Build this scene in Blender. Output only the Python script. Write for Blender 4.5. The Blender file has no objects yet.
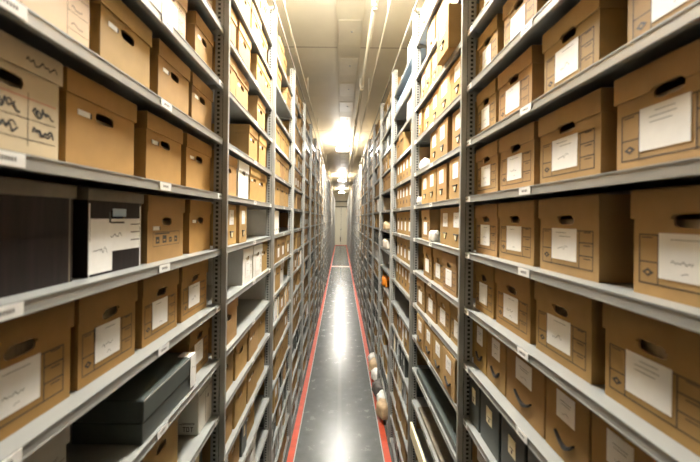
import bpy, bmesh, math, random
from mathutils import Matrix, Vector
random.seed(11)
S = bpy.context.scene
COL = S.collection
HC = 3.19                      # camera height above the floor
# ------------------------------------------------------------------ camera
cam = bpy.data.cameras.new('camera'); camo = bpy.data.objects.new('camera', cam); COL.objects.link(camo)
cam.sensor_width = 36; cam.lens = 36*348/700; cam.clip_start = .05; cam.clip_end = 200
cam.dof.use_dof = True; cam.dof.focus_distance = 4.0; cam.dof.aperture_fstop = 2.2
cam.shift_x = 9/700; cam.shift_y = -13/700; roll = 0.012
camo.matrix_world = (Matrix.Translation((0, 0, HC)) @ Matrix.Rotation(math.pi/2, 4, 'X')
                     @ Matrix.Rotation(roll, 4, 'Z'))
S.camera = camo
# ------------------------------------------------------------------ world, exposure
w = bpy.data.worlds.new('world'); S.world = w; w.use_nodes = True
w.node_tree.nodes['Background'].inputs[0].default_value = (1, .95, .88, 1)
w.node_tree.nodes['Background'].inputs[1].default_value = 0.005
S.view_settings.view_transform = 'Standard'; S.view_settings.look = 'None'
S.view_settings.gamma = 1; S.view_settings.use_curve_mapping = False
S.view_settings.exposure = 1.12
LAMP_Y = [3.1, 13.1, 24.0, 34.9]
LAMP_E = 260.0
LAMP_COL = (1.0, .955, .88)

# ------------------------------------------------------------------ materials
def mat(name, color, rough=.6, metal=0, objcol=False, noise=.0, nscale=8, bump=0, emit=None, island=0, spec=.5, stretch=None):
    m = bpy.data.materials.new(name); m.use_nodes = True
    n = m.node_tree.nodes; l = m.node_tree.links; b = n['Principled BSDF']
    b.inputs['Roughness'].default_value = rough; b.inputs['Metallic'].default_value = metal
    b.inputs['Specular IOR Level'].default_value = spec
    b.inputs['Base Color'].default_value = (*color, 1)
    src = None
    if objcol:
        oi = n.new('ShaderNodeObjectInfo'); mx = n.new('ShaderNodeMixRGB'); mx.blend_type = 'MULTIPLY'; mx.inputs[0].default_value = 1
        mx.inputs[1].default_value = (*color, 1); l.new(oi.outputs['Color'], mx.inputs[2]); src = mx.outputs[0]
    if island:
        g = n.new('ShaderNodeNewGeometry'); mr = n.new('ShaderNodeMapRange'); mr.inputs[3].default_value = 1-island; mr.inputs[4].default_value = 1+island
        l.new(g.outputs['Random Per Island'], mr.inputs[0])
        mx = n.new('ShaderNodeMixRGB'); mx.blend_type = 'MULTIPLY'; mx.inputs[0].default_value = 1
        if src: l.new(src, mx.inputs[1])
        else: mx.inputs[1].default_value = (*color, 1)
        l.new(mr.outputs[0], mx.inputs[2]); src = mx.outputs[0]
    if noise or bump:
        tc = n.new('ShaderNodeTexCoord'); no = n.new('ShaderNodeTexNoise'); no.inputs['Scale'].default_value = nscale; no.inputs['Detail'].default_value = 5
        if stretch:
            mp = n.new('ShaderNodeMapping'); mp.inputs['Scale'].default_value = stretch
            l.new(tc.outputs['Object'], mp.inputs[0]); l.new(mp.outputs[0], no.inputs['Vector'])
        else: l.new(tc.outputs['Object'], no.inputs['Vector'])
        if noise:
            mr = n.new('ShaderNodeMapRange'); mr.inputs[1].default_value = .3; mr.inputs[2].default_value = .7
            mr.inputs[3].default_value = 1-noise; mr.inputs[4].default_value = 1+noise
            l.new(no.outputs[0], mr.inputs[0])
            mx = n.new('ShaderNodeMixRGB'); mx.blend_type = 'MULTIPLY'; mx.inputs[0].default_value = 1
            if src: l.new(src, mx.inputs[1])
            else: mx.inputs[1].default_value = (*color, 1)
            l.new(mr.outputs[0], mx.inputs[2]); src = mx.outputs[0]
        if bump:
            bp = n.new('ShaderNodeBump'); bp.inputs['Strength'].default_value = bump; bp.inputs['Distance'].default_value = .002
            l.new(no.outputs[0], bp.inputs['Height']); l.new(bp.outputs[0], b.inputs['Normal'])
    if src: l.new(src, b.inputs['Base Color'])
    if emit:
        b.inputs['Emission Color'].default_value = (*emit[0], 1); b.inputs['Emission Strength'].default_value = emit[1]
    return m
M = {}
M['card'] = mat('cardboard', (.35, .218, .086), .75, objcol=True, noise=.07, nscale=14, bump=.15, spec=.25)
M['cardfar'] = mat('cardboard_far', (.35, .218, .086), .75, island=.22, spec=.25)
M['inner'] = mat('box_inside', (.30, .18, .08), .9)
M['ink'] = mat('print_ink_and_hole_shade', (.035, .028, .02), .7)
M['redink'] = mat('red_ink', (.5, .06, .05), .7)
M['paper'] = mat('paper', (.82, .81, .77), .6, objcol=False, noise=.03, nscale=30)
M['paperfar'] = mat('paper_far', (.80, .78, .72), .6, island=.2)
M['pages'] = mat('page_stack', (.62, .52, .36), .8, noise=.2, nscale=60, stretch=(8, .2, .2))
M['black'] = mat('black_plastic_and_shade', (.018, .017, .016), .35)
M['wrap'] = mat('dark_wrapped_board', (.012, .007, .006), .5, spec=.2, noise=.5, nscale=6, stretch=(10, 1, .4))
M['greybd'] = mat('grey_board_and_glint', (.17, .145, .105), .6, noise=.3, nscale=10)
M['case'] = mat('dark_case_board', (.060, .072, .066), .4, objcol=True, noise=.12, nscale=20)
M['whitebd'] = mat('white_board', (.70, .69, .64), .65, objcol=True, noise=.06, nscale=10)
M['folder'] = mat('folder_board', (1, 1, 1), .6, objcol=True, noise=.05)
M['folderfar'] = mat('folder_board_far', (.55, .48, .36), .6, island=.6)
M['casefar'] = mat('case_board_far', (.10, .10, .09), .5, island=.5)
M['steel'] = mat('grey_painted_steel', (.33, .328, .30), .38, .25, noise=.05, nscale=5)
M['deck'] = mat('shelf_painted_steel', (.30, .31, .295), .36, .25, noise=.05, nscale=5)
M['back'] = mat('back_sheet', (.12, .10, .075), .7, noise=.2, nscale=2)
M['galv'] = mat('galvanised_pipe', (.72, .69, .58), .4, .2)
M['brass'] = mat('sprinkler_metal', (.8, .75, .6), .3, .6)
M['red'] = mat('red_floor_tape', (.55, .075, .03), .55, noise=.15, nscale=9)
M['pale'] = mat('pale_line', (.42, .42, .40), .3)
M['pink'] = mat('pinkish_strip', (.55, .36, .30), .35)
M['wall'] = mat('cream_wall', (.72, .66, .50), .8, noise=.03)
M['door'] = mat('cream_door', (.78, .73, .56), .5)
M['doorline'] = mat('dark_olive', (.12, .11, .06), .6)
M['lamp'] = mat('lamp_diffuser', (.9, .9, .9), .5, emit=(LAMP_COL, LAMP_E))
M['lampup'] = mat('lamp_top', (.9, .9, .9), .5, emit=(LAMP_COL, LAMP_E*.75))
M['lampup2'] = mat('lamp_top_dim', (.9, .9, .9), .5, emit=(LAMP_COL, LAMP_E*.15))
M['lamph'] = mat('lamp_housing', (.8, .8, .77), .5)
M['bag'] = mat('crumpled_wrap', (1, 1, 1), .6, objcol=True, noise=.15, nscale=18, bump=.8)
M['orange'] = mat('orange_wrap', (.85, .27, .02), .5, noise=.1)
M['cream'] = mat('cream_board', (.82, .74, .50), .6)
M['duct'] = mat('ceiling_strip', (.60, .56, .43), .55, noise=.08, nscale=3)
M['duct2'] = mat('ceiling_hatch', (.63, .59, .46), .45, noise=.06, nscale=3)
M['blue'] = mat('blue_plastic_and_reflection', (.30, .42, .55), .4)

# floor: sealed grey concrete, worn paler line along its middle
def floor_mat():
    m = bpy.data.materials.new('sealed_concrete'); m.use_nodes = True
    n = m.node_tree.nodes; l = m.node_tree.links; b = n['Principled BSDF']
    tc = n.new('ShaderNodeTexCoord'); sx = n.new('ShaderNodeSeparateXYZ'); l.new(tc.outputs['Object'], sx.inputs[0])
    no = n.new('ShaderNodeTexNoise'); no.inputs['Scale'].default_value = 5.5; no.inputs['Detail'].default_value = 9; no.inputs['Roughness'].default_value = .65
    l.new(tc.outputs['Object'], no.inputs['Vector'])
    cr = n.new('ShaderNodeValToRGB'); cr.color_ramp.elements[0].position = .3; cr.color_ramp.elements[0].color = (.085, .092, .087, 1)
    cr.color_ramp.elements[1].position = .72; cr.color_ramp.elements[1].color = (.125, .133, .127, 1)
    l.new(no.outputs[0], cr.inputs[0])
    # centre line |x-0.01| < .03
    s = n.new('ShaderNodeMath'); s.operation = 'SUBTRACT'; s.inputs[1].default_value = .012; l.new(sx.outputs[0], s.inputs[0])
    a = n.new('ShaderNodeMath'); a.operation = 'ABSOLUTE'; l.new(s.outputs[0], a.inputs[0])
    mr = n.new('ShaderNodeMapRange'); mr.inputs[1].default_value = .02; mr.inputs[2].default_value = .045; mr.inputs[3].default_value = .55; mr.inputs[4].default_value = 0
    l.new(a.outputs[0], mr.inputs[0])
    mx = n.new('ShaderNodeMixRGB'); l.new(mr.outputs[0], mx.inputs[0]); l.new(cr.outputs[0], mx.inputs[1]); mx.inputs[2].default_value = (.18, .185, .175, 1)
    l.new(mx.outputs[0], b.inputs['Base Color'])
    r = n.new('ShaderNodeMapRange'); r.inputs[3].default_value = .20; r.inputs[4].default_value = .32; l.new(no.outputs[0], r.inputs[0])
    l.new(r.outputs[0], b.inputs['Roughness'])
    b.inputs['Specular IOR Level'].default_value = .24
    return m
M['floor'] = floor_mat()
def ceil_mat():
    m = bpy.data.materials.new('painted_concrete_ceiling'); m.use_nodes = True
    n = m.node_tree.nodes; l = m.node_tree.links; b = n['Principled BSDF']
    tc = n.new('ShaderNodeTexCoord'); sx = n.new('ShaderNodeSeparateXYZ'); l.new(tc.outputs['Object'], sx.inputs[0])
    ad = n.new('ShaderNodeMath'); ad.operation = 'ADD'; ad.inputs[1].default_value = 5.76*4 - 6.0; l.new(sx.outputs[1], ad.inputs[0])
    md = n.new('ShaderNodeMath'); md.operation = 'MODULO'; md.inputs[1].default_value = 5.76; l.new(ad.outputs[0], md.inputs[0])
    lt = n.new('ShaderNodeMath'); lt.operation = 'LESS_THAN'; lt.inputs[1].default_value = .045; l.new(md.outputs[0], lt.inputs[0])
    no = n.new('ShaderNodeTexNoise'); no.inputs['Scale'].default_value = .9; no.inputs['Detail'].default_value = 4; l.new(tc.outputs['Object'], no.inputs['Vector'])
    cr = n.new('ShaderNodeValToRGB'); cr.color_ramp.elements[0].position = .3; cr.color_ramp.elements[0].color = (.66, .62, .49, 1)
    cr.color_ramp.elements[1].position = .7; cr.color_ramp.elements[1].color = (.78, .74, .61, 1); l.new(no.outputs[0], cr.inputs[0])
    mx = n.new('ShaderNodeMixRGB'); l.new(lt.outputs[0], mx.inputs[0]); l.new(cr.outputs[0], mx.inputs[1]); mx.inputs[2].default_value = (.45, .40, .30, 1)
    l.new(mx.outputs[0], b.inputs['Base Color']); b.inputs['Roughness'].default_value = .5
    return m
M['ceil'] = ceil_mat()

# ------------------------------------------------------------------ mesh helper
class MB:
    def __init__(s): s.bm = bmesh.new(); s.mats = []
    def mi(s, m):
        if m not in s.mats: s.mats.append(m)
        return s.mats.index(m)
    def face(s, pts, m):
        f = s.bm.faces.new([s.bm.verts.new(p) for p in pts]); f.material_index = s.mi(m); return f
    def box(s, x0, x1, y0, y1, z0, z1, m, bev=0, mtx=None):
        v = [s.bm.verts.new(p) for p in ((x0,y0,z0),(x1,y0,z0),(x1,y1,z0),(x0,y1,z0),(x0,y0,z1),(x1,y0,z1),(x1,y1,z1),(x0,y1,z1))]
        i = s.mi(m); fs = []
        for q in ((0,3,2,1),(4,5,6,7),(0,1,5,4),(1,2,6,5),(2,3,7,6),(3,0,4,7)):
            f = s.bm.faces.new([v[k] for k in q]); f.material_index = i; fs.append(f)
        if bev:
            es = list({e for f in fs for e in f.edges})
            r = bmesh.ops.bevel(s.bm, geom=es, offset=bev, segments=1, affect='EDGES', profile=.5)
            for f in r['faces']: f.material_index = i
            vs = list({vv for f in r['faces'] for vv in f.verts} | {vv for vv in v if vv.is_valid})
        else: vs = v
        if mtx is not None: bmesh.ops.transform(s.bm, matrix=mtx, verts=vs)
        return s
    def prism(s, pts, y0, y1, m):          # xz polygon pulled along y
        a = [s.bm.verts.new((x, y0, z)) for x, z in pts]; b = [s.bm.verts.new((x, y1, z)) for x, z in pts]
        i = s.mi(m); n = len(pts)
        for f in (s.bm.faces.new(a), s.bm.faces.new(b[::-1])): f.material_index = i
        for k in range(n):
            f = s.bm.faces.new((a[(k+1)%n], a[k], b[k], b[(k+1)%n])); f.material_index = i
    def rect(s, x0, x1, z0, z1, y, m): s.face([(x0,y,z0),(x1,y,z0),(x1,y,z1),(x0,y,z1)], m)
    def frame(s, x0, x1, z0, z1, t, y, m):
        s.rect(x0, x1, z0, z0+t, y, m); s.rect(x0, x1, z1-t, z1, y, m); s.rect(x0, x0+t, z0, z1, y, m); s.rect(x1-t, x1, z0, z1, y, m)
    def scrib(s, x0, z0, wd, h, y, m, t=.0016, rnd=random):
        x = x0; p = (x, z0+h*.4)
        while x < x0+wd:
            x += rnd.uniform(.004, .009); q = (x, z0+h*rnd.random())
            d = Vector((q[0]-p[0], q[1]-p[1])); nn = Vector((-d.y, d.x)).normalized()*t
            s.face([(p[0]-nn.x, y, p[1]-nn.y), (q[0]-nn.x, y, q[1]-nn.y), (q[0]+nn.x, y, q[1]+nn.y), (p[0]+nn.x, y, p[1]+nn.y)], m)
            p = q
    def tube(s, pts, r, m, n=10, rr=None):
        rings = []
        for i, p in enumerate(pts):
            p = Vector(p); d = (Vector(pts[min(i+1, len(pts)-1)]) - Vector(pts[max(i-1, 0)])).normalized()
            u = d.orthogonal().normalized() if not rings else (u - d*u.dot(d)).normalized()
            v = d.cross(u); q = rr[i] if rr else r
            rings.append([s.bm.verts.new(p + u*q*math.cos(2*math.pi*k/n) + v*q*math.sin(2*math.pi*k/n)) for k in range(n)])
        mi = s.mi(m)
        for a, b in zip(rings, rings[1:]):
            for k in range(n):
                f = s.bm.faces.new((a[k], a[(k+1)%n], b[(k+1)%n], b[k])); f.material_index = mi; f.smooth = True
        for f in (s.bm.faces.new(rings[0][::-1]), s.bm.faces.new(rings[-1])): f.material_index = mi
    def mesh(s, name, fix=True):
        if fix: bmesh.ops.recalc_face_normals(s.bm, faces=s.bm.faces[:])
        me = bpy.data.meshes.new(name); s.bm.to_mesh(me); s.bm.free()
        for m in s.mats: me.materials.append(M[m])
        return me
def obj(name, me, parent=None, loc=None, rot=None, color=None):
    o = bpy.data.objects.new(name, me); COL.objects.link(o)
    if parent: o.parent = parent
    if loc: o.location = loc
    if rot: o.rotation_euler = rot
    if color: o.color = (*color, 1)
    return o
def tag(o, label, cat, group=None, kind=None):
    o['label'] = label; o['category'] = cat
    if group: o['group'] = group
    if kind: o['kind'] = kind
    return o
def struct(name, mb, label=None):
    o = obj(name, mb.mesh(name)); o['kind'] = 'structure'
    if label: o['label'] = label
    return o
ORD = ['nearest', 'second', 'third', 'fourth', 'fifth', 'sixth', 'seventh', 'eighth', 'ninth', 'tenth', 'eleventh', 'twelfth', 'thirteenth',
       'fourteenth', 'fifteenth', 'sixteenth', 'seventeenth', 'eighteenth', 'nineteenth', 'twentieth', 'twenty-first', 'twenty-second',
       'twenty-third', 'twenty-fourth', 'twenty-fifth', 'twenty-sixth', 'twenty-seventh', 'twenty-eighth']
ORD1 = ['first'] + ORD[1:]

# ------------------------------------------------------------------ the room
CEIL = HC + 2.95; YB, YE = -2.6, 40.55; XW = 1.28
b = MB(); b.box(-XW-.1, XW+.1, YB-.1, YE+.1, -.12, 0, 'floor'); struct('floor', b)
b = MB(); b.box(-XW-.1, XW+.1, YB-.1, YE+.1, CEIL, CEIL+.12, 'ceil'); struct('ceiling', b)
b = MB(); b.box(-XW-.1, -XW, YB, YE, 0, CEIL, 'wall'); struct('wall_left', b)
b = MB(); b.box(XW, XW+.1, YB, YE, 0, CEIL, 'wall'); struct('wall_right', b)
b = MB(); b.box(-XW-.1, XW+.1, YB-.1, YB, 0, CEIL, 'wall'); struct('wall_back', b)
b = MB(); b.box(-XW-.1, XW+.1, YE, YE+.1, 0, CEIL, 'wall'); struct('wall_front', b)
# tall pale door in the end wall
b = MB(); b.box(-.60, .62, YE-.05, YE-.001, .0, 4.42, 'door', .006); b.box(-.005, .02, YE-.052, YE-.049, .05, 4.38, 'doorline')
do = struct('door_1', b)
b = MB(); b.box(-.72, .74, YE-.09, YE-.001, 4.44, 4.56, 'doorline'); struct('trim_1', b)
b = MB(); b.box(-.72, .74, YE-.30, YE-.001, 5.05, 5.17, 'doorline'); struct('trim_2', b)
b = MB(); b.box(-.70, .72, YE-.14, YE-.055, .0, .05, 'red'); struct('trim_3', b)
b = MB(); b.box(-.10, -.005, YE-.13, YE-.0525, .45, .95, 'doorline', .02); b.box(-.075, -.03, YE-.11, YE-.07, .95, 1.05, 'doorline', .01)
tag(obj('wall_fixture', b.mesh('wall_fixture')), 'narrow dark fixture low on the pale door at the far end', 'fixture')
b = MB(); b.box(-.04, .05, YE-.09, YE-.0525, 1.78, 1.92, 'doorline', .01)
tag(obj('door_box', b.mesh('door_box')), 'small dark box at middle height on the pale far door', 'fixture')
# ceiling strip with hatch plates
b = MB(); b.box(-.10, .30, 3.0, YE-.4, CEIL-.03, CEIL-.001, 'duct')
y = 3.9
while y < YE-2:
    if min(abs(y+.35-q) for q in LAMP_Y) > .6:
        b.box(-.07, .27, y, y+.75, CEIL-.036, CEIL-.03, 'duct2', .003)
        b.box(.12, .15, y+.3, y+.33, CEIL-.05, CEIL-.036, 'pale')
    y += 1.22
struct('trim_4', b)
# floor markings
for i, (x0, x1) in enumerate(((-.672, -.590), (.615, .700))):
    b = MB(); b.box(x0, x1, -1.5, YE-.15, .0005, .0022, 'red'); q = .004
    tag(obj('floor_tape', b.mesh('floor_tape')), ['red tape line on the floor along the left shelving', 'red tape line on the floor along the right shelving'][i], 'floor tape', 'red floor tapes')
for i, (x0, x1) in enumerate(((-.588, -.574), (.599, .613))):
    b = MB(); b.box(x0, x1, -1.5, YE-.15, .0005, .0018, 'pale')
    tag(obj('floor_line', b.mesh('floor_line')), ['thin pale line beside the left red floor tape', 'thin pale line beside the right red floor tape'][i], 'floor line', 'pale floor lines')
b = MB(); b.box(-.572, .597, 22.6, 23.2, .0005, .0018, 'pink')
tag(obj('floor_strip', b.mesh('floor_strip')), 'pinkish strip crossing the aisle floor far away', 'floor strip')
# pipes
def pipe(name, x, z, r, y0, y1, label, coup=()):
    root = bpy.data.objects.new(name, None); COL.objects.link(root); root.location = (x, y0, z)
    b = MB(); b.tube([(0, 0, 0), (0, y1-y0, 0)], r, 'galv', 12); obj('pipe', b.mesh('pipe'), root)
    for c in coup:
        b = MB(); b.tube([(0, c-y0-.05, 0), (0, c-y0+.05, 0)], r*1.45, 'galv', 12); obj('coupling', b.mesh('coupling'), root)
        b = MB(); b.tube([(0, c-y0, -r), (0, c-y0, -r-.03), (0, c-y0, -r-.031), (0, c-y0, -r-.055)], .012, 'brass', 8, [.012, .010, .03, .028])
        obj('sprinkler_head', b.mesh('sprinkler_head'), root)
    for k in range(int((y1-y0)/3)):
        b = MB(); b.box(-.008, .008, 3*k+.9, 3*k+.93, r*.5, CEIL-z-.001, 'galv'); obj('hanger', b.mesh('hanger'), root)
    tag(root, label, 'pipe')
pipe('sprinkler_pipe', .365, HC+2.50, .026, YB+.02, YE-.32, 'thick pale sprinkler pipe under the ceiling, right of centre', (4.05, 6.6, 9.2, 12.0, 15.5, 19.0))
pipe('ceiling_conduit', .555, HC+2.56, .012, YB+.02, YE-.32, 'thin pale conduit right of the thick sprinkler pipe')
pipe('ceiling_conduit', -.73, HC+2.60, .013, YB+.02, YE-.32, 'thin pale conduit above the left shelving')
# lamps
for i, y in enumerate(LAMP_Y):
    root = bpy.data.objects.new('ceiling_lamp', None); COL.objects.link(root); root.location = (0.03, y, CEIL-.03)
    b = MB(); b.box(-.235, -.222, -.26, .26, -.36, -.28, 'lamph', .003); b.box(.222, .235, -.26, .26, -.36, -.28, 'lamph', .003)
    for sx in (-.2, .2): b.box(-.004, .004, sx-.004, sx+.004, -.29, .0295, 'lamph')
    obj('housing', b.mesh('housing'), root)
    b = MB(); b.box(-.22, .22, -.25, .25, -.35, -.32, 'lamp'); b.box(-.20, .20, -.25, .25, -.319, -.29, 'lampup' if i == 0 else 'lampup2'); obj('diffuser', b.mesh('diffuser'), root)
    tag(root, ORD1[i].replace('first', 'nearest') + ' glowing rectangular lamp hanging under the ceiling of the aisle', 'ceiling lamp', 'ceiling lamps along the aisle')

# ------------------------------------------------------------------ shelving
L = 1.45; P0 = 2.07; NB = 27; WL, WR = .705, .735; DEP = .46; PITCH = .325; KMIN, KMAX = -10, 5
ZK = lambda k: HC + .135 + PITCH*k
TOPZ = HC + 2.12
def shelf_mesh():            # local: front at y=0 facing -y, x along the run, deck top at z=0
    b = MB(); h = L/2-.0025
    b.box(-h, h, .0, DEP, -.004, 0, 'deck')
    b.box(-h, h, 0, .003, -.036, -.004, 'steel', .0008); b.box(-h, h, .003, .018, -.036, -.033, 'steel')
    b.box(-h, h, DEP-.003, DEP, -.034, -.004, 'steel'); b.box(-h, h, -.0025, 0, -.005, 0.0, 'deck')
    b.box(-h, h, -.0015, 0, -.036, -.031, 'steel')
    for s in (-1, 1): b.box(s*h-.0015, s*h+.0015, .018, DEP-.004, -.03, -.004, 'steel')
    return b.mesh('shelf')
def post_mesh(g):             # perforated web facing along the aisle, solid nose at the front
    b = MB(); H = TOPZ; p = .026; y0, y1 = 0.002, .046
    b.box(*sorted((0, g*.025)), -.034, -.003, 0, H, 'steel', .002)
    ya, yb = y0+.014, y0+.030
    q = sorted((g*.0228, g*.025)); b.box(*q, .0, ya, 0, H, 'steel'); b.box(*q, yb, y1, 0, H, 'steel')
    b.box(*sorted((0, g*.002)), .0, y1, 0, H, 'black'); b.box(*sorted((0, g*.0228)), y1-.002, y1, 0, H, 'steel')  # black sheet put in so the holes look shaded
    n = int(H/p)
    for i in range(n): b.box(*q, ya, yb, i*p, i*p+.011, 'steel')
    
    return b.mesh('post')
def rear_mesh(g):
    b = MB(); b.box(*sorted((0, g*.04)), 0, .02, 0, TOPZ, 'steel'); return b.mesh('rear_post')
def shelf_tag(dz):
    r = random.Random(dz); b = MB(); b.box(-.042, .042, -.004, -.0027, -.033, -.003, 'paper')
    for i in range(6):
        x = -.02 + i*.007; b.rect(x, x+.004, -.022, -.013, -.0042, 'ink')
    return b.mesh('shelf_label')
SH = shelf_mesh(); PO = {g: post_mesh(g) for g in (-1, 1)}; RE = {g: rear_mesh(g) for g in (-1, 1)}
TAG = shelf_tag(3)
b = MB(); b.box(-L/2+.002, L/2-.002, 0, .003, 0, TOPZ-.05, 'back'); BK = b.mesh('back_panel')
b = MB(); b.box(-L/2+.02, L/2-.02, -.02, -.004, 0, .02, 'steel'); BAR = b.mesh('top_rail')
def ROT(side): return (0, 0, math.pi/2 if side < 0 else -math.pi/2)
for side in (-1, 1):
    W = WL if side < 0 else WR; nm = 'left' if side < 0 else 'right'
    for i in range(-2, NB):
        yc = P0 - L/2 + i*L
        root = bpy.data.objects.new('shelving_unit', None); COL.objects.link(root)
        root.location = (side*W, yc, 0); root.rotation_euler = ROT(side)
        if i < 0: lab = f"{['', 'last', 'last but one'][-i]} unseen steel shelving bay added behind the viewpoint, {nm} side"  # bays added out of view to block and absorb light
        elif i < 10: lab = f"{ORD[i]} tall grey steel shelving bay on the {nm} side of the aisle"
        else: lab = f"grey steel shelving bay far down the {nm} side of the aisle"
        tag(root, lab, 'shelving', ('far ' if i >= 10 else '') + f'shelving bays on the {nm} of the aisle')
        far = L/2 if side < 0 else -L/2         # local x of the far end (away from the camera)
        g = -1 if far > 0 else 1; obj('post', PO[g], root, (far, 0, 0)); obj('rear_post', RE[g], root, (far, DEP+.003, 0))
        if i == -2: obj('post', PO[g], root, (-far, 0, 0)); obj('rear_post', RE[g], root, (-far, DEP+.003, 0))
        obj('back_panel', BK, root, (0, DEP+.026, .01)); obj('top_rail', BAR, root, (0, -.012, TOPZ-.03))
        if i == NB-1: pass
        for k in range(KMIN, KMAX+1):
            s = obj('shelf', SH, root, (g*.0, 0, ZK(k)))
            if 0 <= i < 4:
                for q in (.045, .675, -.615):
                    if q == .675 and side < 0 and k % 2: continue
                    if (i or side > 0) and q == -.615: continue
                    obj('shelf_label', TAG, s, (-side*q, 0, 0))

# ------------------------------------------------------------------ box builders (front at y=0 facing -y, width 1 nominal .325)
BW, BH, BD = .322, .272, .40
def ring_plate(b, x0, x1, z0, z1, hx, hz, hw, hh, y, m, inner, n=8):
    """front sheet with a rounded hand hole, rim pulled inwards"""
    out, hole = [], []
    angs = sorted({math.atan2(zz-hz, xx-hx) for xx in (x0, x1) for zz in (z0, z1)} | {-math.pi + 2*math.pi*k/(n*3) for k in range(n*3)})
    for a in angs:
        c, s = math.cos(a), math.sin(a)
        t = min([(x1-hx)/c if c > 1e-9 else 9, (x0-hx)/c if c < -1e-9 else 9, (z1-hz)/s if s > 1e-9 else 9, (z0-hz)/s if s < -1e-9 else 9])
        out.append((hx+c*t, hz+s*t))
        e = 4; r = 1/((abs(c)/(hw/2))**e + (abs(s)/(hh/2))**e)**(1/e); hole.append((hx+c*r, hz+s*r))
    V = lambda p, yy: b.bm.verts.new((p[0], yy, p[1]))
    A = [V(p, y) for p in out]; B = [V(p, y) for p in hole]; C = [V(p, y+.005) for p in hole]; N = len(A)
    for k in range(N):
        j = (k+1) % N
        f = b.bm.faces.new((A[k], A[j], B[j], B[k])); f.material_index = b.mi(m)
        f = b.bm.faces.new((B[k], B[j], C[j], C[k])); f.material_index = b.mi(inner)
def diamond(b, cx, cz, r, y):
    b.face([(cx-r*1.25, y, cz), (cx, y, cz-r*.8), (cx+r*1.25, y, cz), (cx, y, cz+r*.8)], 'ink')
    b.face([(cx-r*.45, y-.0002, cz), (cx, y-.0002, cz-r*.3), (cx+r*.45, y-.0002, cz), (cx, y-.0002, cz+r*.3)], 'card')
def lidbox(var, seed=0):
    rnd = random.Random(seed*7+len(var)); P = []
    h = BW/2; mt = 'card'
    if var in ('white', 'lined'): mt = 'whitebd'
    if var == 'wrap': mt = 'wrap'
    lidz = {'grid': .197, 'plain': .205, 'icons': .205, 'white': .2, 'lined': .21, 'wrap': .235, 'dark': .235}[var]
    hz = {'grid': .192, 'plain': .168, 'icons': .165, 'white': .19, 'lined': .175, 'wrap': .15, 'dark': .19}[var]
    if var == 'dark': mt = 'wrap'
    b = MB(); x0, x1 = -h+.006, h-.006; f = .006
    if var == 'wrap':
        b.face([(x0, f, 0), (x1, f, 0), (x1, f, BH-.006), (x0, f, BH-.006)], mt); b.rect(x1-.014, x1-.010, 0, .235, f-.001, 'greybd'); b.rect(x0+.03, x0+.032, 0, .235, f-.001, 'greybd')  # grey upright lines: reflections on the wrap, put into colour
    else: ring_plate(b, x0, x1, 0, BH-.006, 0, hz, .082 if var != 'lined' else .1, .033, f, mt, 'inner')
    z1 = BH-.006
    b.face([(x0, f, 0), (x0, f, z1), (x0, BD, z1), (x0, BD, 0)], mt); b.face([(x1, f, 0), (x1, BD, 0), (x1, BD, z1), (x1, f, z1)], mt)
    b.face([(x0, BD, 0), (x0, BD, z1), (x1, BD, z1), (x1, BD, 0)], mt); b.face([(x0, f, 0), (x0, BD, 0), (x1, BD, 0), (x1, f, 0)], mt)
    y = f-.0006; T = .0034
    if var == 'grid':
        a0, a1, c0, c1 = x0+.07*BW-.006, x0+.89*BW, .03, .158
        b.frame(a0, a1, c0, c1, T, y, 'ink')
        l0, l1 = a0+.055, a1-.066
        b.rect(l0, l0+T, c0, c1, y, 'ink'); b.rect(l1, l1+T, c0, c1, y, 'ink')
        b.rect(a0, l0, c0+.055, c0+.055+T, y, 'ink'); diamond(b, (a0+l0)/2, c0+.03, .014, y)
        for q in (.043, .086): b.rect(l1, a1, c0+q, c0+q+T, y, 'ink')
        for q in (.034, .077, .120): b.rect(l1+.022, a1-.012, c0+q, c0+q+.003, y, 'ink')
        b.rect(a0+.008, l0-.014, c1-.010, c1-.007, y, 'ink'); b.rect(l0+.02, l1-.02, c1-.010, c1-.006, y, 'ink')
    if var == 'icons':
        b.frame(-.115, .115, .062, .122, .002, y, 'ink')
        b.rect(-.10, .02, .112, .117, y, 'ink')
        for q, s in ((-.09, .026), (-.035, .03), (.022, .02), (.07, .024)):
            b.rect(q-.003, q+s, .074, .076+s, y, 'ink'); b.rect(q+.004, q+s-.008, .082, .09, y-.0002, 'card')
    if var == 'lined':
        for zz in (.045, .095, .145): b.rect(x0+.01, x1-.01, zz, zz+.0018, y, 'redink' if zz > .1 else 'ink')
        for xx in (-.045, .062): b.rect(xx, xx+.0018, .03, .16, y, 'ink')
        for zz in (.105, .055):
            for xx in (-.14, -.03, .075):
                b.scrib(xx, zz, rnd.uniform(.05, .07), .030, y-.0002, 'ink', .0024, rnd); b.scrib(xx+.006, zz+.004, .05, .024, y-.0003, 'ink', .002, rnd)
    if var == 'white':
        for xx in (-.07, .07): b.rect(xx, xx+.0015, .02, .19, y, 'ink')
        for zz in (.06, .11, .16):
            b.rect(.07, x1-.005, zz, zz+.0015, y, 'ink'); b.scrib(.085, zz+.01, .04, .012, y-.0002, 'ink', .0012, rnd)
    if var == 'dark':
        b.rect(x0+.004, x0+.010, 0, .225, y, 'paper'); b.rect(x1-.012, x1-.006, 0, .225, y, 'paper')
        b.rect(x0+.012, x1-.014, .07, .178, y, 'paper')
        for zz in (.10, .128, .156): b.rect(x1-.075, x1-.014, zz, zz+.0035, y-.0003, 'ink')
        b.rect(-.04, .04, .162, .168, y-.0003, 'ink'); b.scrib(-.04, .115, .06, .016, y-.0003, 'ink', .0012, rnd)
        b.rect(-.05, -.038, .165, .2, y-.0004, 'black'); b.rect(-.03, .05, .185, .212, y-.0004, 'blue')  # blue patch painted in for the bluish reflection at the handle
    P.append(('body', b.mesh('body', False), None))
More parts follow.
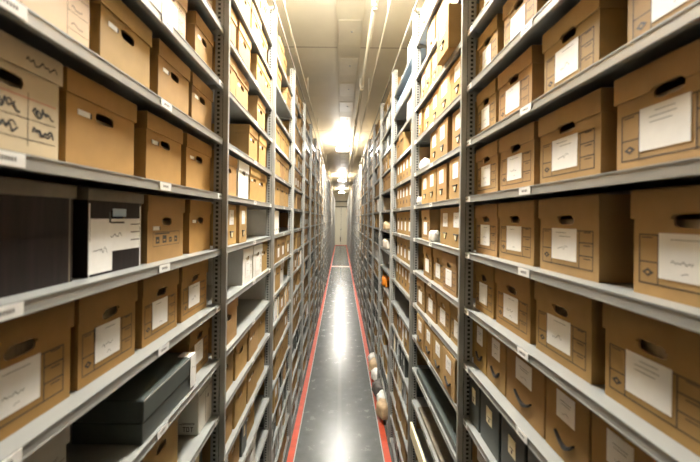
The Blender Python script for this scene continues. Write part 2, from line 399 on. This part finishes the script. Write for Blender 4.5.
    # contents seen through the hand hole
    if var in ('grid', 'plain', 'icons', 'lined', 'white'):
        b = MB(); b.box(x0+.02, x1-.02, f+.028, BD-.03, .004, hz+.004, 'pages'); P.append(('papers', b.mesh('papers'), 'pale papers inside seen through hand hole'))
    # lid
    b = MB(); lm = {'dark': 'greybd', 'wrap': 'greybd'}.get(var, mt); zt = BH
    pts = [(-h, lidz), (-h, zt-.003), (h, zt-.003), (h, lidz)]
    nw, nh = (.086, hz+.0165-lidz) if hz+.0165 > lidz else (0, 0)
    if nw: pts += [(nw/2, lidz), (nw/2-.004, lidz+nh-.004), (nw/2-.012, lidz+nh), (-nw/2+.012, lidz+nh), (-nw/2+.004, lidz+nh-.004), (-nw/2, lidz)]
    b.prism(pts, 0, .0045, lm)
    b.box(-h, -h+.004, .0045, BD+.006, lidz, zt-.003, lm); b.box(h-.004, h, .0045, BD+.006, lidz, zt-.003, lm)
    b.box(-h+.004, h-.004, BD+.002, BD+.006, lidz, zt-.003, lm); b.box(-h, h, 0, BD+.006, zt-.005, zt+.001, lm, .0025)
    if var == 'lined': b.scrib(.05, .228, .085, .018, -.0006, 'ink', .0018, rnd)
    P.append(('lid', b.mesh('lid'), 'grey lid' if lm == 'greybd' else None))
    return P
def labelmesh(w_, h_, seed, lines=True):
    rnd = random.Random(seed); b = MB(); b.box(-w_/2, w_/2, -.001, 0, 0, h_, 'paper')
    if lines:
        z = h_*.86
        for q in range(rnd.randint(1, 3)):
            xa = -w_*rnd.uniform(.1, .38); b.rect(xa, xa+w_*rnd.uniform(.3, .6), z, z+.0016, -.0014, 'case'); z -= h_*.12
        if rnd.random() < .6: b.scrib(-w_*.25, h_*.3, w_*.4, h_*.16, -.0014, 'case', .0008, rnd)
        if rnd.random() < .5: b.scrib(-w_*.05, h_*.1, w_*.12, h_*.1, -.0014, 'case', .0008, rnd)
    return b.mesh('paper_label')
LAB = [labelmesh(.134, .112, s) for s in range(6)]
b = MB(); b.box(-.03, .018, -.001, 0, 0, .016, 'paper'); b.rect(.018, .026, 0, .016, -.0008, 'ink'); STK = b.mesh('sticker')
b = MB(); b.box(-.07, .05, -.001, 0, 0, .10, 'paper'); b.scrib(-.05, .06, .07, .02, -.0014, 'ink', .001); SHEET = b.mesh('sheet')
def filebox(style):
    P = []; w_, hh = .262, .272; h = w_/2
    b = MB(); b.box(-h, h, 0, BD-.02, 0, hh, 'card', .0025)
    b.rect(-h+.004, h-.004, hh-.012, hh-.0095, -.0006, 'inner') if style == 'ring' else None
    P.append(('body', b.mesh('body'), None))
    b = MB(); b.box(-.055, .055, -.0013, -.0002, .135 if style == 'ring' else .14, .235, 'paper')
    b.rect(-.03, .035, .205, .207, -.0016, 'case'); b.rect(-.025, .03, .195, .197, -.0016, 'case'); b.scrib(-.02, .16, .04, .012, -.0016, 'case', .0007)
    P.append(('paper_label', b.mesh('paper_label'), 'white paper label'))
    b = MB()
    if style == 'ring':
        pts = [(-.036, .085), (.036, .085), (.028, .074), (.012, .045), (-.012, .045), (-.028, .074)]
        b.prism(pts, -.004, -.0002, 'black'); b.prism([(-.022, .082), (.022, .082), (.011, .052), (-.011, .052)], -.0055, -.0042, 'cream')
        b.box(-.042, .042, -.008, -.0002, .084, .092, 'black', .001)
    else:
        up, lo = [], []
        for i in range(13):
            t = i/12; x = -.055+.11*t; z = .085 - .035*math.sin(math.pi*t)
            up.append((x, z+.004+.007*math.sin(math.pi*t))); lo.append((x, z-.003))
        b.prism(lo + up[::-1], -.010, -.0002, 'black')  # black crescent stands for the shade in a cut-out hand slot
    P.append(('pull', b.mesh('pull'), 'dark hand grip'))
    return P
def case(w_=.15, hh=.25, label=True):
    P = []; h = w_/2; b = MB(); b.box(-h, h, 0, .33, 0, hh, 'case', .003); b.rect(-h+.002, h-.002, hh*.78, hh*.785, -.0006, 'black')
    P.append(('body', b.mesh('body'), None))
    if label:
        b = MB(); b.box(-.023, .023, -.0016, -.0002, hh*.5, hh*.82, 'cream'); b.rect(-.012, .012, hh*.62, hh*.64, -.002, 'ink'); b.rect(-.004, .004, hh*.54, hh*.6, -.002, 'ink')
        P.append(('paper_label', b.mesh('paper_label'), 'small pale label'))
    return P
def grow(P, *extra): return P + list(extra)
PROTO = {}
def proto(name):
    if name in PROTO: return PROTO[name]
    base, _, s = name.partition(':'); s = int(s or 0)
    if base in ('plain', 'icons', 'white', 'lined', 'wrap', 'dark', 'grid'): P = list(lidbox(base, s))
    elif base == 'grid0': P = list(lidbox('grid'))
    elif base == 'plain0': P = list(lidbox('plain'))
    elif base in ('ring', 'sag'): P = filebox(base)
    elif base == 'case': P = case()
    # parts placed on the front: (name, mesh, label, offset)
    P = [(n, m, l, (0, 0, 0)) for n, m, l in P]
    if base == 'grid': P.append(('paper_label', LAB[s % 6], 'white paper label', (-.012, .0052, .050)))
    if base in ('plain', 'icons'): P.append(('sticker', STK, 'small white sticker with dark end', (-.085, .0054, .155 if base == 'plain' else .13)))
    if base == 'dark': P.append(('paper_label', SHEET, 'white paper tag with writing', (-.085, .0035, .008)))
    if base == 'white' and s != 9: P.append(('paper_label', LAB[s % 6], 'white paper label', (0, .0052, .05)))
    PROTO[name] = P; return P
# far versions: one mesh with everything, a few pixels each
FAR = {}
def far_into(b, kind, mt=Matrix.Identity(4), isl=False, rnd=random):
    c = 'cardfar' if isl else 'card'; n0 = set(b.bm.verts)
    if kind in ('lid', 'lidl', 'wlid'):
        if kind == 'wlid': c = 'folderfar' if isl else 'whitebd'
        h = BW/2
        b.box(-h+.006, h-.006, .006, BD, 0, .2, c); b.box(-h, h, 0, BD+.006, .2, BH, c)
        b.rect(-.04, .04, .178, .199, .0045, 'ink')  # flat dark patch painted in for the shaded hand hole
        if kind != 'lid': b.rect(-.06, .055, .05, .155, .0045, 'paperfar' if isl else 'paper')
    elif kind == 'file':
        b.box(-.131, .131, 0, BD-.02, 0, .272, c); b.rect(-.055, .055, .13, .235, -.001, 'paperfar' if isl else 'paper'); b.rect(-.03, .03, .05, .09, -.001, 'ink')
    elif kind == 'case':
        b.box(-.07, .07, 0, .33, 0, .25, 'casefar' if isl else 'case'); b.rect(-.022, .022, .12, .2, -.001, 'paper')
    elif kind == 'folder':
        b.box(-.035, .035, 0, .28, 0, .265, 'folderfar' if isl else 'folder'); b.rect(-.02, .02, .15, .21, -.001, 'paper'); b.rect(-.01, .01, .04, .06, -.001, 'ink')
    vs = [v for v in b.bm.verts if v not in n0]
    bmesh.ops.transform(b.bm, matrix=mt, verts=vs)
def farmesh(kind):
    if kind not in FAR:
        b = MB(); far_into(b, kind); FAR[kind] = b.mesh(kind, False)
    return FAR[kind]
INFO = {  # proto base -> (object name, category, look, native width, group)
 'grid': ('storage_box', 'box', 'brown lidded box printed with grid', BW), 'plain': ('storage_box', 'box', 'plain brown lidded box', BW),
 'icons': ('storage_box', 'box', 'brown box with printed icons', BW), 'white': ('storage_box', 'box', 'pale lidded box with label', BW),
 'lined': ('storage_box', 'box', 'cream box with handwritten lines', BW), 'wrap': ('storage_box', 'box', 'black wrapped box', BW),
 'dark': ('storage_box', 'box', 'black box with white panel', BW), 'grid0': ('storage_box', 'box', 'unlabelled brown grid-printed box', BW), 'plain0': ('storage_box', 'box', 'bare brown lidded box', BW),
 'ring': ('file_box', 'file box', 'brown file box with pull', .262), 'sag': ('file_box', 'file box', 'brown file box with slot', .262),
 'case': ('document_case', 'document case', 'dark grey labelled case', .15),
 'lid': ('storage_box', 'box', 'brown lidded box', BW), 'lidl': ('storage_box', 'box', 'brown lidded box with label', BW), 'wlid': ('storage_box', 'box', 'pale lidded box', BW),
 'file': ('file_box', 'file box', 'brown labelled file box', .262), 'fcase': ('document_case', 'document case', 'dark upright case', .14),
 'folder': ('document_folder', 'folder', 'narrow upright folder', .07)}
COUNT = {}; SLOT = {}
def bay_of(Z): return int((Z - (P0-L))/L)
def place(side, k, Z0, Z1, what, s=.035, color=(1, 1, 1), look=None, hs=1.0, tilt=0, tz=0, dy=1.0):
    """one item on shelf k of one side, filling the run from Z0 to Z1 (metres down the aisle)"""
    base = what.partition(':')[0]; info = INFO[base if base != 'fcase' else 'fcase']
    W = WL if side < 0 else WR; nm = 'left' if side < 0 else 'right'; bay = bay_of((Z0+Z1)/2)
    sl = SLOT[(side, k, bay)] = SLOT.get((side, k, bay), 0) + 1
    loc = (side*(W+s), (Z0+Z1)/2, ZK(k)+.0004+tz); rot = (0, 0, ROT(side)[2] + tilt); sc = ((Z1-Z0-.004)/info[3], dy, hs)
    lab = f"{look or info[2]}, {ORD1[sl-1]} along {ORD1[k if k >= 0 else -k-1]} shelf {'above' if k >= 0 else 'below'} eye level, {ORD[bay]} {nm} bay"
    COUNT[info[0]] = COUNT.get(info[0], 0) + 1
    if base in ('lid', 'lidl', 'wlid', 'file', 'fcase', 'folder'):
        o = obj(info[0], farmesh('case' if base == 'fcase' else base), None, loc, rot, color); o.scale = sc
    else:
        o = bpy.data.objects.new(info[0], None); COL.objects.link(o); o.location = loc; o.rotation_euler = rot; o.scale = sc
        for n, m, l, off in proto(what):
            c = obj(n, m, o, off, None, color)
            if l: c['label'] = l
    tag(o, lab, info[1], {'storage_box': 'storage boxes', 'file_box': 'file boxes', 'document_case': 'document cases', 'document_folder': 'document folders'}[info[0]]
        + f" on the {nm} shelves")
    return o
R = random.Random(5)
def tint(v=.10):
    a = 1 + R.uniform(-v, v); return (a, a*(1+R.uniform(-.04, .04)), a*(1+R.uniform(-.12, .12)))

# ------------------------------------------------------------------ nearest bay, left (Z .62 - 2.07)
# k, [(Z0, Z1, kind)]
A_LEFT = {
 4: [(.68, 1.0, 'plain0'), (1.02, 1.34, 'plain0'), (1.36, 1.68, 'plain0'), (1.71, 2.02, 'plain0')],
 3: [(.68, 1.0, 'plain0'), (1.02, 1.34, 'plain0'), (1.36, 1.68, 'plain0'), (1.74, 2.03, 'white:1')],
 2: [(.70, 1.02, 'plain0'), (1.03, 1.355, 'white:2'), (1.37, 1.69, 'white:3'), (1.787, 2.04, 'plain')],
 1: [(.73, 1.053, 'white:9'), (1.086, 1.382, 'plain'), (1.432, 1.733, 'plain'), (1.756, 2.04, 'plain')],
 0: [(.62, .944, 'lined'), (.954, 1.285, 'plain'), (1.35, 1.66, 'plain'), (1.70, 2.03, 'plain')],
 -1: [(.67, .998, 'wrap'), (1.041, 1.337, 'dark'), (1.365, 1.69, 'icons'), (1.744, 2.04, 'plain')],
 -2: [(.67, .994, 'grid:1'), (1.009, 1.304, 'grid:2'), (1.337, 1.636, 'grid:3'), (1.667, 1.995, 'grid:4')],
 -3: [(.66, .983, 'white:5'), (1.76, 2.03, 'grid:5')],
 -4: [(.70, 1.0, 'plain0'), (1.02, 1.33, 'plain0'), (1.345, 1.66, 'plain0')],
 -5: [(1.0, 1.14, 'case'), (1.16, 1.30, 'case'), (1.32, 1.46, 'case'), (1.48, 1.62, 'case'), (1.64, 1.78, 'case'), (1.80, 1.94, 'case')],
}
for k, row in A_LEFT.items():
    for Z0, Z1, kd in row:
        col = tint(.06)
        if kd.startswith('plain') and k in (0, -1): col = (1.05, .95, .72)
        if kd.startswith('grid'): col = (.86, .80, .62)
        if kd.startswith('white') and k == -3: col = (.55, .55, .52)
        if kd.startswith('white') and k > 0: col = (.85, .60, .36)
        if kd == 'lined': col = (.74, .60, .40)
        place(-1, k, Z0, Z1, kd, .052, col, look='plain grey box' if k == -3 and kd[0] == 'w' else None)
A_RIGHT = {
 4: [(.70, 1.02, 'grid0'), (1.05, 1.37, 'grid0'), (1.40, 1.72, 'grid0'), (1.74, 2.03, 'grid0')],
 3: [(.70, 1.02, 'grid:1'), (1.05, 1.37, 'grid:2'), (1.40, 1.72, 'grid:3'), (1.73, 2.04, 'grid:4')],
 2: [(.66, .99, 'grid:3'), (1.03, 1.343, 'grid:4'), (1.42, 1.722, 'grid:0'), (1.78, 2.04, 'grid:2')],
 1: [(.65, .978, 'grid:2'), (1.07, 1.376, 'grid:4'), (1.45, 1.77, 'grid:3'), (1.79, 2.045, 'grid:1')],
 0: [(.68, 1.011, 'grid:5'), (1.058, 1.397, 'grid:0'), (1.427, 1.745, 'grid:1'), (1.76, 2.045, 'grid:2')],
 -1: [(.63, .948, 'grid:1'), (1.06, 1.39, 'grid:0'), (1.42, 1.745, 'grid:3'), (1.757, 2.045, 'grid:2')],
 -2: [(.72, 1.045, 'grid:5'), (1.087, 1.412, 'grid:4'), (1.44, 1.77, 'grid:2'), (1.79, 2.045, 'grid:3')],
 -3: [(.63, .855, 'sag'), (.86, 1.085, 'sag'), (1.09, 1.325, 'sag'), (1.33, 1.64, 'sag'), (1.645, 1.855, 'sag'), (1.86, 2.045, 'sag')],
 -4: [(1.18, 1.41, 'case'), (1.425, 1.64, 'case'), (1.655, 1.88, 'case'), (1.895, 2.045, 'case')],
 -5: [(1.25, 1.50, 'sag'), (1.51, 1.76, 'sag'), (1.78, 2.045, 'sag')],
}
for k, row in A_RIGHT.items():
    for Z0, Z1, kd in row:
        col = tint(.06)
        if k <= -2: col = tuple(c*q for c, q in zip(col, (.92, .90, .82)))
        if kd.startswith('case'): col = (1.0, 1.0, 1.0)
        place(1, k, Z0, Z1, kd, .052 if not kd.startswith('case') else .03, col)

# clamshell box lying on the left shelf, third below eye level
def clamshell():
    root = bpy.data.objects.new('clamshell_box', None); COL.objects.link(root); root.location = (-.712, 1.495, ZK(-3)+.0005); root.rotation_euler = ROT(-1)
    l = .225
    b = MB(); b.box(-l, l, .004, .262, 0, .078, 'case', .003); obj('tray', b.mesh('tray'), root)
    b = MB(); b.box(-l-.003, l+.003, 0, .265, .081, .165, 'case', .004); b.box(-l, l, -.0012, 0, .158, .163, 'pale'); obj('lid', b.mesh('lid'), root)  # pale strip is a highlight painted along the top edge
    b = MB(); b.box(-l, l, .235, .262, .076, .083, 'black'); obj('hinge', b.mesh('hinge'), root)
    b = MB(); b.box(.165, .228, -.003, -.0016, .015, .17, 'paper'); b.box(.165, .228, -.003, .06, .1655, .167, 'paper'); b.scrib(.18, .1, .03, .014, -.0036, 'ink', .0008)
    o = obj('paper_label', b.mesh('paper_label'), root); o['label'] = 'white paper label hanging over the front edge'
    tag(root, 'large dark grey clamshell document box lying flat on the lower left shelf', 'document box')
clamshell()
# narrow pale box marked TOT on the near end
def tot():
    root = bpy.data.objects.new('storage_box', None); COL.objects.link(root); root.location = (-.745, 1.945, ZK(-4)+.0005); root.rotation_euler = ROT(-1)
    h = .095; b = MB(); b.box(-h, h, 0, .30, 0, .265, 'whitebd', .002)
    for z in (.2, .205): b.rect(-h+.005, h-.005, z, z+.0015, -.0006, 'ink')
    b.rect(0.0, .004, .02, .19, -.0006, 'ink'); b.box(.03, .042, -.001, 0, .14, .16, 'ink')
    X = -h-.0012                                     # end that faces along the aisle
    def r(y0, y1, z0, z1): b.face([(X, y0, z0), (X, y0, z1), (X, y1, z1), (X, y1, z0)], 'ink')
    # read from the near end: left is +y
    def T(y): r(y-.012, y-.008, .018, .040) ; r(y-.018, y-.002, .040, .044)
    T(.085); T(.045); r(.048, .052, .018, .044); r(.060, .064, .018, .044); r(.052, .060, .018, .022); r(.052, .060, .040, .044)
    r(.02, .10, .055, .058); r(.02, .09, .062, .065)
    obj('body', b.mesh('body', False), root, color=(.95, .95, .9))
    tag(root, 'narrow pale box marked TOT on its near end, beside the left post', 'box', 'storage boxes on the left shelves')
tot()

# ------------------------------------------------------------------ second bay, left (Z 2.09 - 3.50)
def row(side, k, Z, items, s=.026, **kw):
    for w_, kd in items:
        if kd: place(side, k, Z, Z+w_, kd, s + R.uniform(-.012, .012), tint(.12) if not kd.startswith('w') else (1, 1, 1), **kw)
        Z += w_ + R.uniform(.004, .014)
B0 = 2.10
row(-1, 5, B0, [(.32, 'plain'), (.32, 'plain0'), (.32, 'plain'), (.32, 'plain0')])
row(-1, 4, B0, [(.32, 'plain'), (.32, 'plain0'), (.32, 'plain'), (.32, 'plain0')])
row(-1, 3, B0, [(.32, 'plain'), (.32, 'plain'), (.16, None), (.32, 'plain'), (.28, 'plain')])
row(-1, 2, B0, [(.32, 'plain0'), (.32, 'plain'), (.25, None), (.32, 'plain')])
row(-1, 1, 2.74, [(.29, 'plain'), (.29, 'plain')])
row(-1, 0, 2.13, [(.34, 'plain'), (.28, 'white:2'), (.32, 'plain'), (.34, 'plain')])
row(-1, -1, 2.25, [(.22, 'ring'), (.19, 'ring')])
row(-1, -2, 2.60, [(.29, 'white:1'), (.32, 'white:0'), (.24, 'plain')])
row(-1, -3, 2.13, [(.36, 'plain')])
row(-1, -4, 2.13, [(.32, 'plain'), (.32, 'plain0'), (.32, 'plain'), (.32, 'plain0')])
row(-1, -5, B0, [(.32, 'plain'), (.32, 'plain0'), (.32, 'plain'), (.32, 'plain0')])
row(-1, -6, B0, [(.10, 'folder'), (.08, 'folder'), (.32, 'plain0'), (.14, 'case'), (.3, 'plain')])
row(-1, -7, B0, [(.32, 'plain0'), (.32, 'plain0'), (.30, 'white:2')])
row(-1, -8, B0, [(.32, 'plain0'), (.32, 'plain0'), (.32, 'plain0')])
row(-1, -9, B0, [(.14, 'case'), (.14, 'case'), (.32, 'plain0'), (.32, 'plain0')])
row(-1, -10, B0, [(.32, 'plain0'), (.32, 'plain0'), (.32, 'plain0')])
# second bay, right
row(1, 5, B0, [(.26, 'ring'), (.26, 'ring'), (.26, 'ring'), (.26, 'ring'), (.26, 'ring')])
row(1, 4, B0, [(.26, 'ring'), (.26, 'ring'), (.26, 'ring'), (.26, 'ring')])
place(1, 3, 2.25, 2.52, 'ring', -.055, (1, .95, .8), look='tall file box jutting out', hs=1.06)
row(1, 3, 2.54, [(.20, 'ring'), (.22, 'ring'), (.2, 'ring'), (.2, 'ring')])
row(1, 2, B0+.06, [(.26, 'ring'), (.32, 'ring'), (.25, 'ring'), (.28, 'ring'), (.14, 'ring')])
row(1, 1, B0+.06, [(.26, 'ring'), (.04, None), (.26, 'ring'), (.26, 'ring')])
row(1, 0, B0+.06, [(.26, 'ring'), (.06, None), (.26, 'ring'), (.26, 'ring'), (.26, 'ring')])
row(1, -1, B0+.08, [(.27, 'ring'), (.27, 'ring'), (.24, None), (.30, 'grid:1')], s=.03)
row(1, -2, B0+.02, [(.14, None), (.32, 'grid:1'), (.30, 'grid:2'), (.30, 'grid:3')])
row(1, -3, B0+.02, [(.32, 'grid:4'), (.32, 'grid:1'), (.32, 'grid:2'), (.32, 'grid:3')])
row(1, -4, B0+.10, [(.27, 'sag'), (.27, 'sag'), (.27, 'sag'), (.27, 'sag')], s=.0)
row(1, -9, B0, [(.32, 'plain0'), (.32, 'plain0'), (.32, 'plain0'), (.3, 'plain0')])
row(1, -10, B0, [(.32, 'plain0'), (.32, 'plain0'), (.32, 'plain0'), (.3, 'plain0')])
row(1, -8, B0+.5, [(.32, 'plain0'), (.32, 'plain0')])
# crumpled bundles
def bundle(name, cx, y, z, rx, ry, rz, color, label, cat, seed, m='bag', group=None):
    rnd = random.Random(seed); bm = bmesh.new(); bmesh.ops.create_icosphere(bm, subdivisions=3, radius=1)
    for v in bm.verts:
        n = v.co.normalized(); q = 1 + .16*math.sin(5*n.x+seed)*math.cos(4*n.y-seed) + rnd.uniform(-.07, .07)
        v.co = Vector((math.copysign(abs(n.x)**.7, n.x)*rx*q, math.copysign(abs(n.y)**.7, n.y)*ry*q, max(-.92, math.copysign(abs(n.z)**.7, n.z)*q)*rz))
    zl = min(v.co.z for v in bm.verts)
    for v in bm.verts: v.co.z -= zl
    for f in bm.faces: f.smooth = True
    me = bpy.data.meshes.new(name); bm.to_mesh(me); bm.free(); me.materials.append(M[m])
    o = obj(name, me, None, (cx, y, z+.0015), None, color); tag(o, label, cat, group); return o
bundle('paper_bundle', WR+.09, 3.33, ZK(1), .07, .10, .06, (.85, .82, .75), 'crumpled white paper bundle on shelf at right, second bay, just above eye', 'bundle', 1)
bundle('paper_bundle', WR+.05, 3.38, ZK(0), .05, .07, .04, (.85, .82, .76), 'small white crumpled bundle at far end of eye level right shelf', 'bundle', 2)
bundle('paper_bundle', WR+.05, 2.90, ZK(-1), .045, .05, .05, (.9, .86, .78), 'little white bundle in the gap between brown file boxes, right', 'bundle', 3)
# long boards and tray on the low right shelves
def slab(name, x0, x1, y0, y1, z0, z1, m, label, cat, group=None, rotx=0):
    b = MB(); cx, cy = (x0+x1)/2, (y0+y1)/2
    b.box(x0-cx, x1-cx, y0-cy, y1-cy, 0, z1-z0, m, min(.004, (z1-z0)*.3))
    o = obj(name, b.mesh(name), None, (cx, cy, z0), (rotx, 0, 0)); return tag(o, label, cat, group)
slab('flat_tray', WR+.01, WR+.36, 2.15, 3.35, ZK(-5)+.001, ZK(-5)+.05, 'case', 'long black tray lying on low right shelf under the file boxes', 'tray')
slab('flat_tray', WR+.02, WR+.34, 2.2, 3.3, ZK(-6)+.001, ZK(-6)+.035, 'greybd', 'long grey-brown tray on right shelf below the black tray', 'tray')
slab('cream_board', WR-.028, WR-.004, 2.75, 3.45, ZK(-7)+.001-.03+.03, ZK(-7)+.13, 'cream', 'long cream board standing on the edge of a low right shelf', 'board')

# ------------------------------------------------------------------ generic filling from the third bay on
stuff = {k: MB() for k in ('storage_box', 'file_box', 'document_case', 'document_folder')}
LIM = 300; TALLY = dict(COUNT)
def add(side, k, Z, w_, kd, s, col, hs=1.0):
    info = INFO[kd]
    if TALLY.get(info[0], 0) < LIM and Z < P0+L*8:
        TALLY[info[0]] = TALLY.get(info[0], 0)+1
        return place(side, k, Z, Z+w_, kd, s, col, hs=hs)
    W = WL if side < 0 else WR
    mt = Matrix.Translation((side*(W+s), Z+w_/2, ZK(k)+.0004)) @ Matrix.Rotation(ROT(side)[2], 4, 'Z') @ Matrix.Diagonal(((w_-.004)/info[3], 1, hs, 1))
    far_into(stuff[info[0]], 'case' if kd == 'fcase' else kd, mt, True)
FC = [(.75, .72, .66), (.8, .8, .78), (.35, .33, .30), (.62, .48, .30), (.16, .16, .15), (.55, .60, .62), (.7, .62, .45), (.40, .26, .13)]
def fill(side, k, i):
    Z = P0 + L*(i-1) + .025; E = P0 + L*i - .02
    r = R.random()
    if k >= 1: kinds = ['lid']*5 + ['lidl']*3 + ['wlid'] + (['file']*4 if side > 0 else [])
    elif k >= -3: kinds = ['lid']*3 + ['lidl']*3 + ['file']*(4 if side > 0 else 1) + ['wlid']
    else: kinds = ['lid']*4 + ['mix']*3 + ['fcase'] + ['file']
    kd = R.choice(kinds)
    if r < .12: kd = 'folder'
    elif r < .18: kd = 'fcase'
    if r > .95: return
    base = R.uniform(.75, 1.15)
    while True:
        q = kd if kd != 'mix' else R.choice(['folder', 'folder', 'fcase', 'lid', 'file'])
        if R.random() < .08: q = R.choice(['lid', 'lidl', 'folder'])
        w_ = {'lid': .325, 'lidl': .325, 'wlid': .325, 'file': .262, 'fcase': R.uniform(.1, .16), 'folder': R.uniform(.04, .11)}[q]
        if Z + w_ > E: break
        if R.random() > .05:
            if q == 'folder': col = R.choice(FC)
            elif q == 'fcase': col = R.choice([(1, 1, 1), (1.6, 1.5, 1.3), (.6, .6, .6)])
            elif q == 'wlid': col = (1, 1, 1)
            else: a = base*R.uniform(.85, 1.1); col = (a, a, a*R.uniform(.85, 1.1))
            add(side, k, Z, w_, q, R.uniform(.004, .03), col, R.uniform(.86, 1.0) if q in ('folder', 'fcase') else 1.0)
        Z += w_ + R.choice([.004, .01, .03])
SPEC = {  # third and fourth bays: what the photo shows there
 (1, 0, 2): 'file', (1, 1, 2): 'file', (1, -1, 2): 'lidl', (1, -2, 2): 'lidl', (1, -3, 2): 'file',
 (1, 5, 2): 'folder', (1, 3, 2): 'folder', (-1, 0, 2): 'lid', (-1, 1, 2): 'lid', (-1, -1, 2): 'folder', (-1, 2, 2): 'lid'}
for i in range(2, NB):
    for k in range(KMAX, KMIN-1, -1):
        for side in (-1, 1):
            sp = SPEC.get((side, k, i))
            if sp:
                Z = P0 + L*(i-1)+.02
                w0 = {'file': .2, 'lidl': .24, 'lid': .325, 'folder': .09}[sp]
                while Z + w0 < P0+L*i-.01:
                    if not (sp == 'folder' and Z > P0+L*(i-1)+.55):
                        add(side, k, Z, w0, sp, .03, (.85, .82, .74) if sp == 'folder' else tint(.1))
                    Z += w0+.008
            elif (side, k, i) in ((-1, -1, 3), (1, -1, 3), (1, -2, 3), (1, -3, 3), (1, 0, 3), (1, -4, 3), (1, 4, 2)) or (side > 0 and k == -10 and i in (3, 4)): continue
            else: fill(side, k, i)
for side in (-1, 1):                       # unseen boxes added behind the viewpoint to block and absorb light
    for k in range(KMIN, KMAX+1):
        for q in range(8):
            W = WL if side < 0 else WR; Z = P0 - 3*L + .02 + (q//4)*L + (q % 4)*.35
            far_into(stuff['storage_box'], 'lid', Matrix.Translation((side*(W+.04), Z+.17, ZK(k)+.0004)) @ Matrix.Rotation(ROT(side)[2], 4, 'Z'), True)
for nm, (cat, lab) in {'storage_box': ('boxes', 'countless brown lidded boxes filling distant shelves, with more added behind the viewpoint'),
        'file_box': ('file boxes', 'countless brown labelled file boxes on the distant shelves'),
        'document_case': ('document cases', 'countless dark upright cases on the distant shelves'),
        'document_folder': ('folders', 'countless narrow folders on the distant shelves')}.items():
    if len(stuff[nm].bm.faces):
        tag(obj(nm, stuff[nm].mesh(nm, False)), lab, cat, None, 'stuff')
# odd things: orange bundle and parcels in the fourth right bay, wrapped rolls near the floor
YD = P0 + L*2
bundle('orange_bundle', WR+.06, YD+1.05, ZK(-4), .07, .22, .085, (1, 1, 1), 'bright orange bundle on a low shelf at right, halfway down the frame', 'bundle', 9, 'orange')
bundle('paper_parcel', WR+.07, YD+.95, ZK(-1), .08, .30, .07, (.72, .55, .34), 'loose tan paper parcel on a right shelf above the white parcel', 'parcel', 5)
bundle('paper_parcel', WR+.07, YD+.95, ZK(-2), .08, .26, .09, (.80, .72, .60), 'pale crumpled parcel on a right shelf above the orange bundle', 'parcel', 6)
cols = [(.9, .87, .8), (.62, .44, .25), (.85, .83, .78), (.12, .11, .1), (.88, .85, .78), (.5, .35, .2)]
txt = ['white wrapped roll jutting over the right red tape, farthest of the pile', 'brown wrapped roll second from far end of the low pile at right',
       'white wrapped roll in the middle of the low pile at right', 'black wrapped roll in the low pile beside the right red tape',
       'white wrapped roll next to the nearest one of the low pile', 'brown wrapped roll nearest in the low pile beside the red tape']
for i in range(6):
    bundle('wrapped_roll', WR+[.02, .0, .03, -.01, .03, .0][i], [7.5, 7.1, 6.72, 6.16, 5.82, 5.48][i], ZK(-10)+.001, .13, .15, .105+.02*(i % 2), cols[i], txt[i], 'roll', 20+i, 'bag', 'wrapped rolls on the bottom right shelf')
slab('blue_sleeve', WR+.0, WR+.28, P0+L+.15, P0+2*L-.2, ZK(4)+.001, ZK(4)+.12, 'blue', 'pale blue plastic sleeve high on the third right bay', 'sleeve')
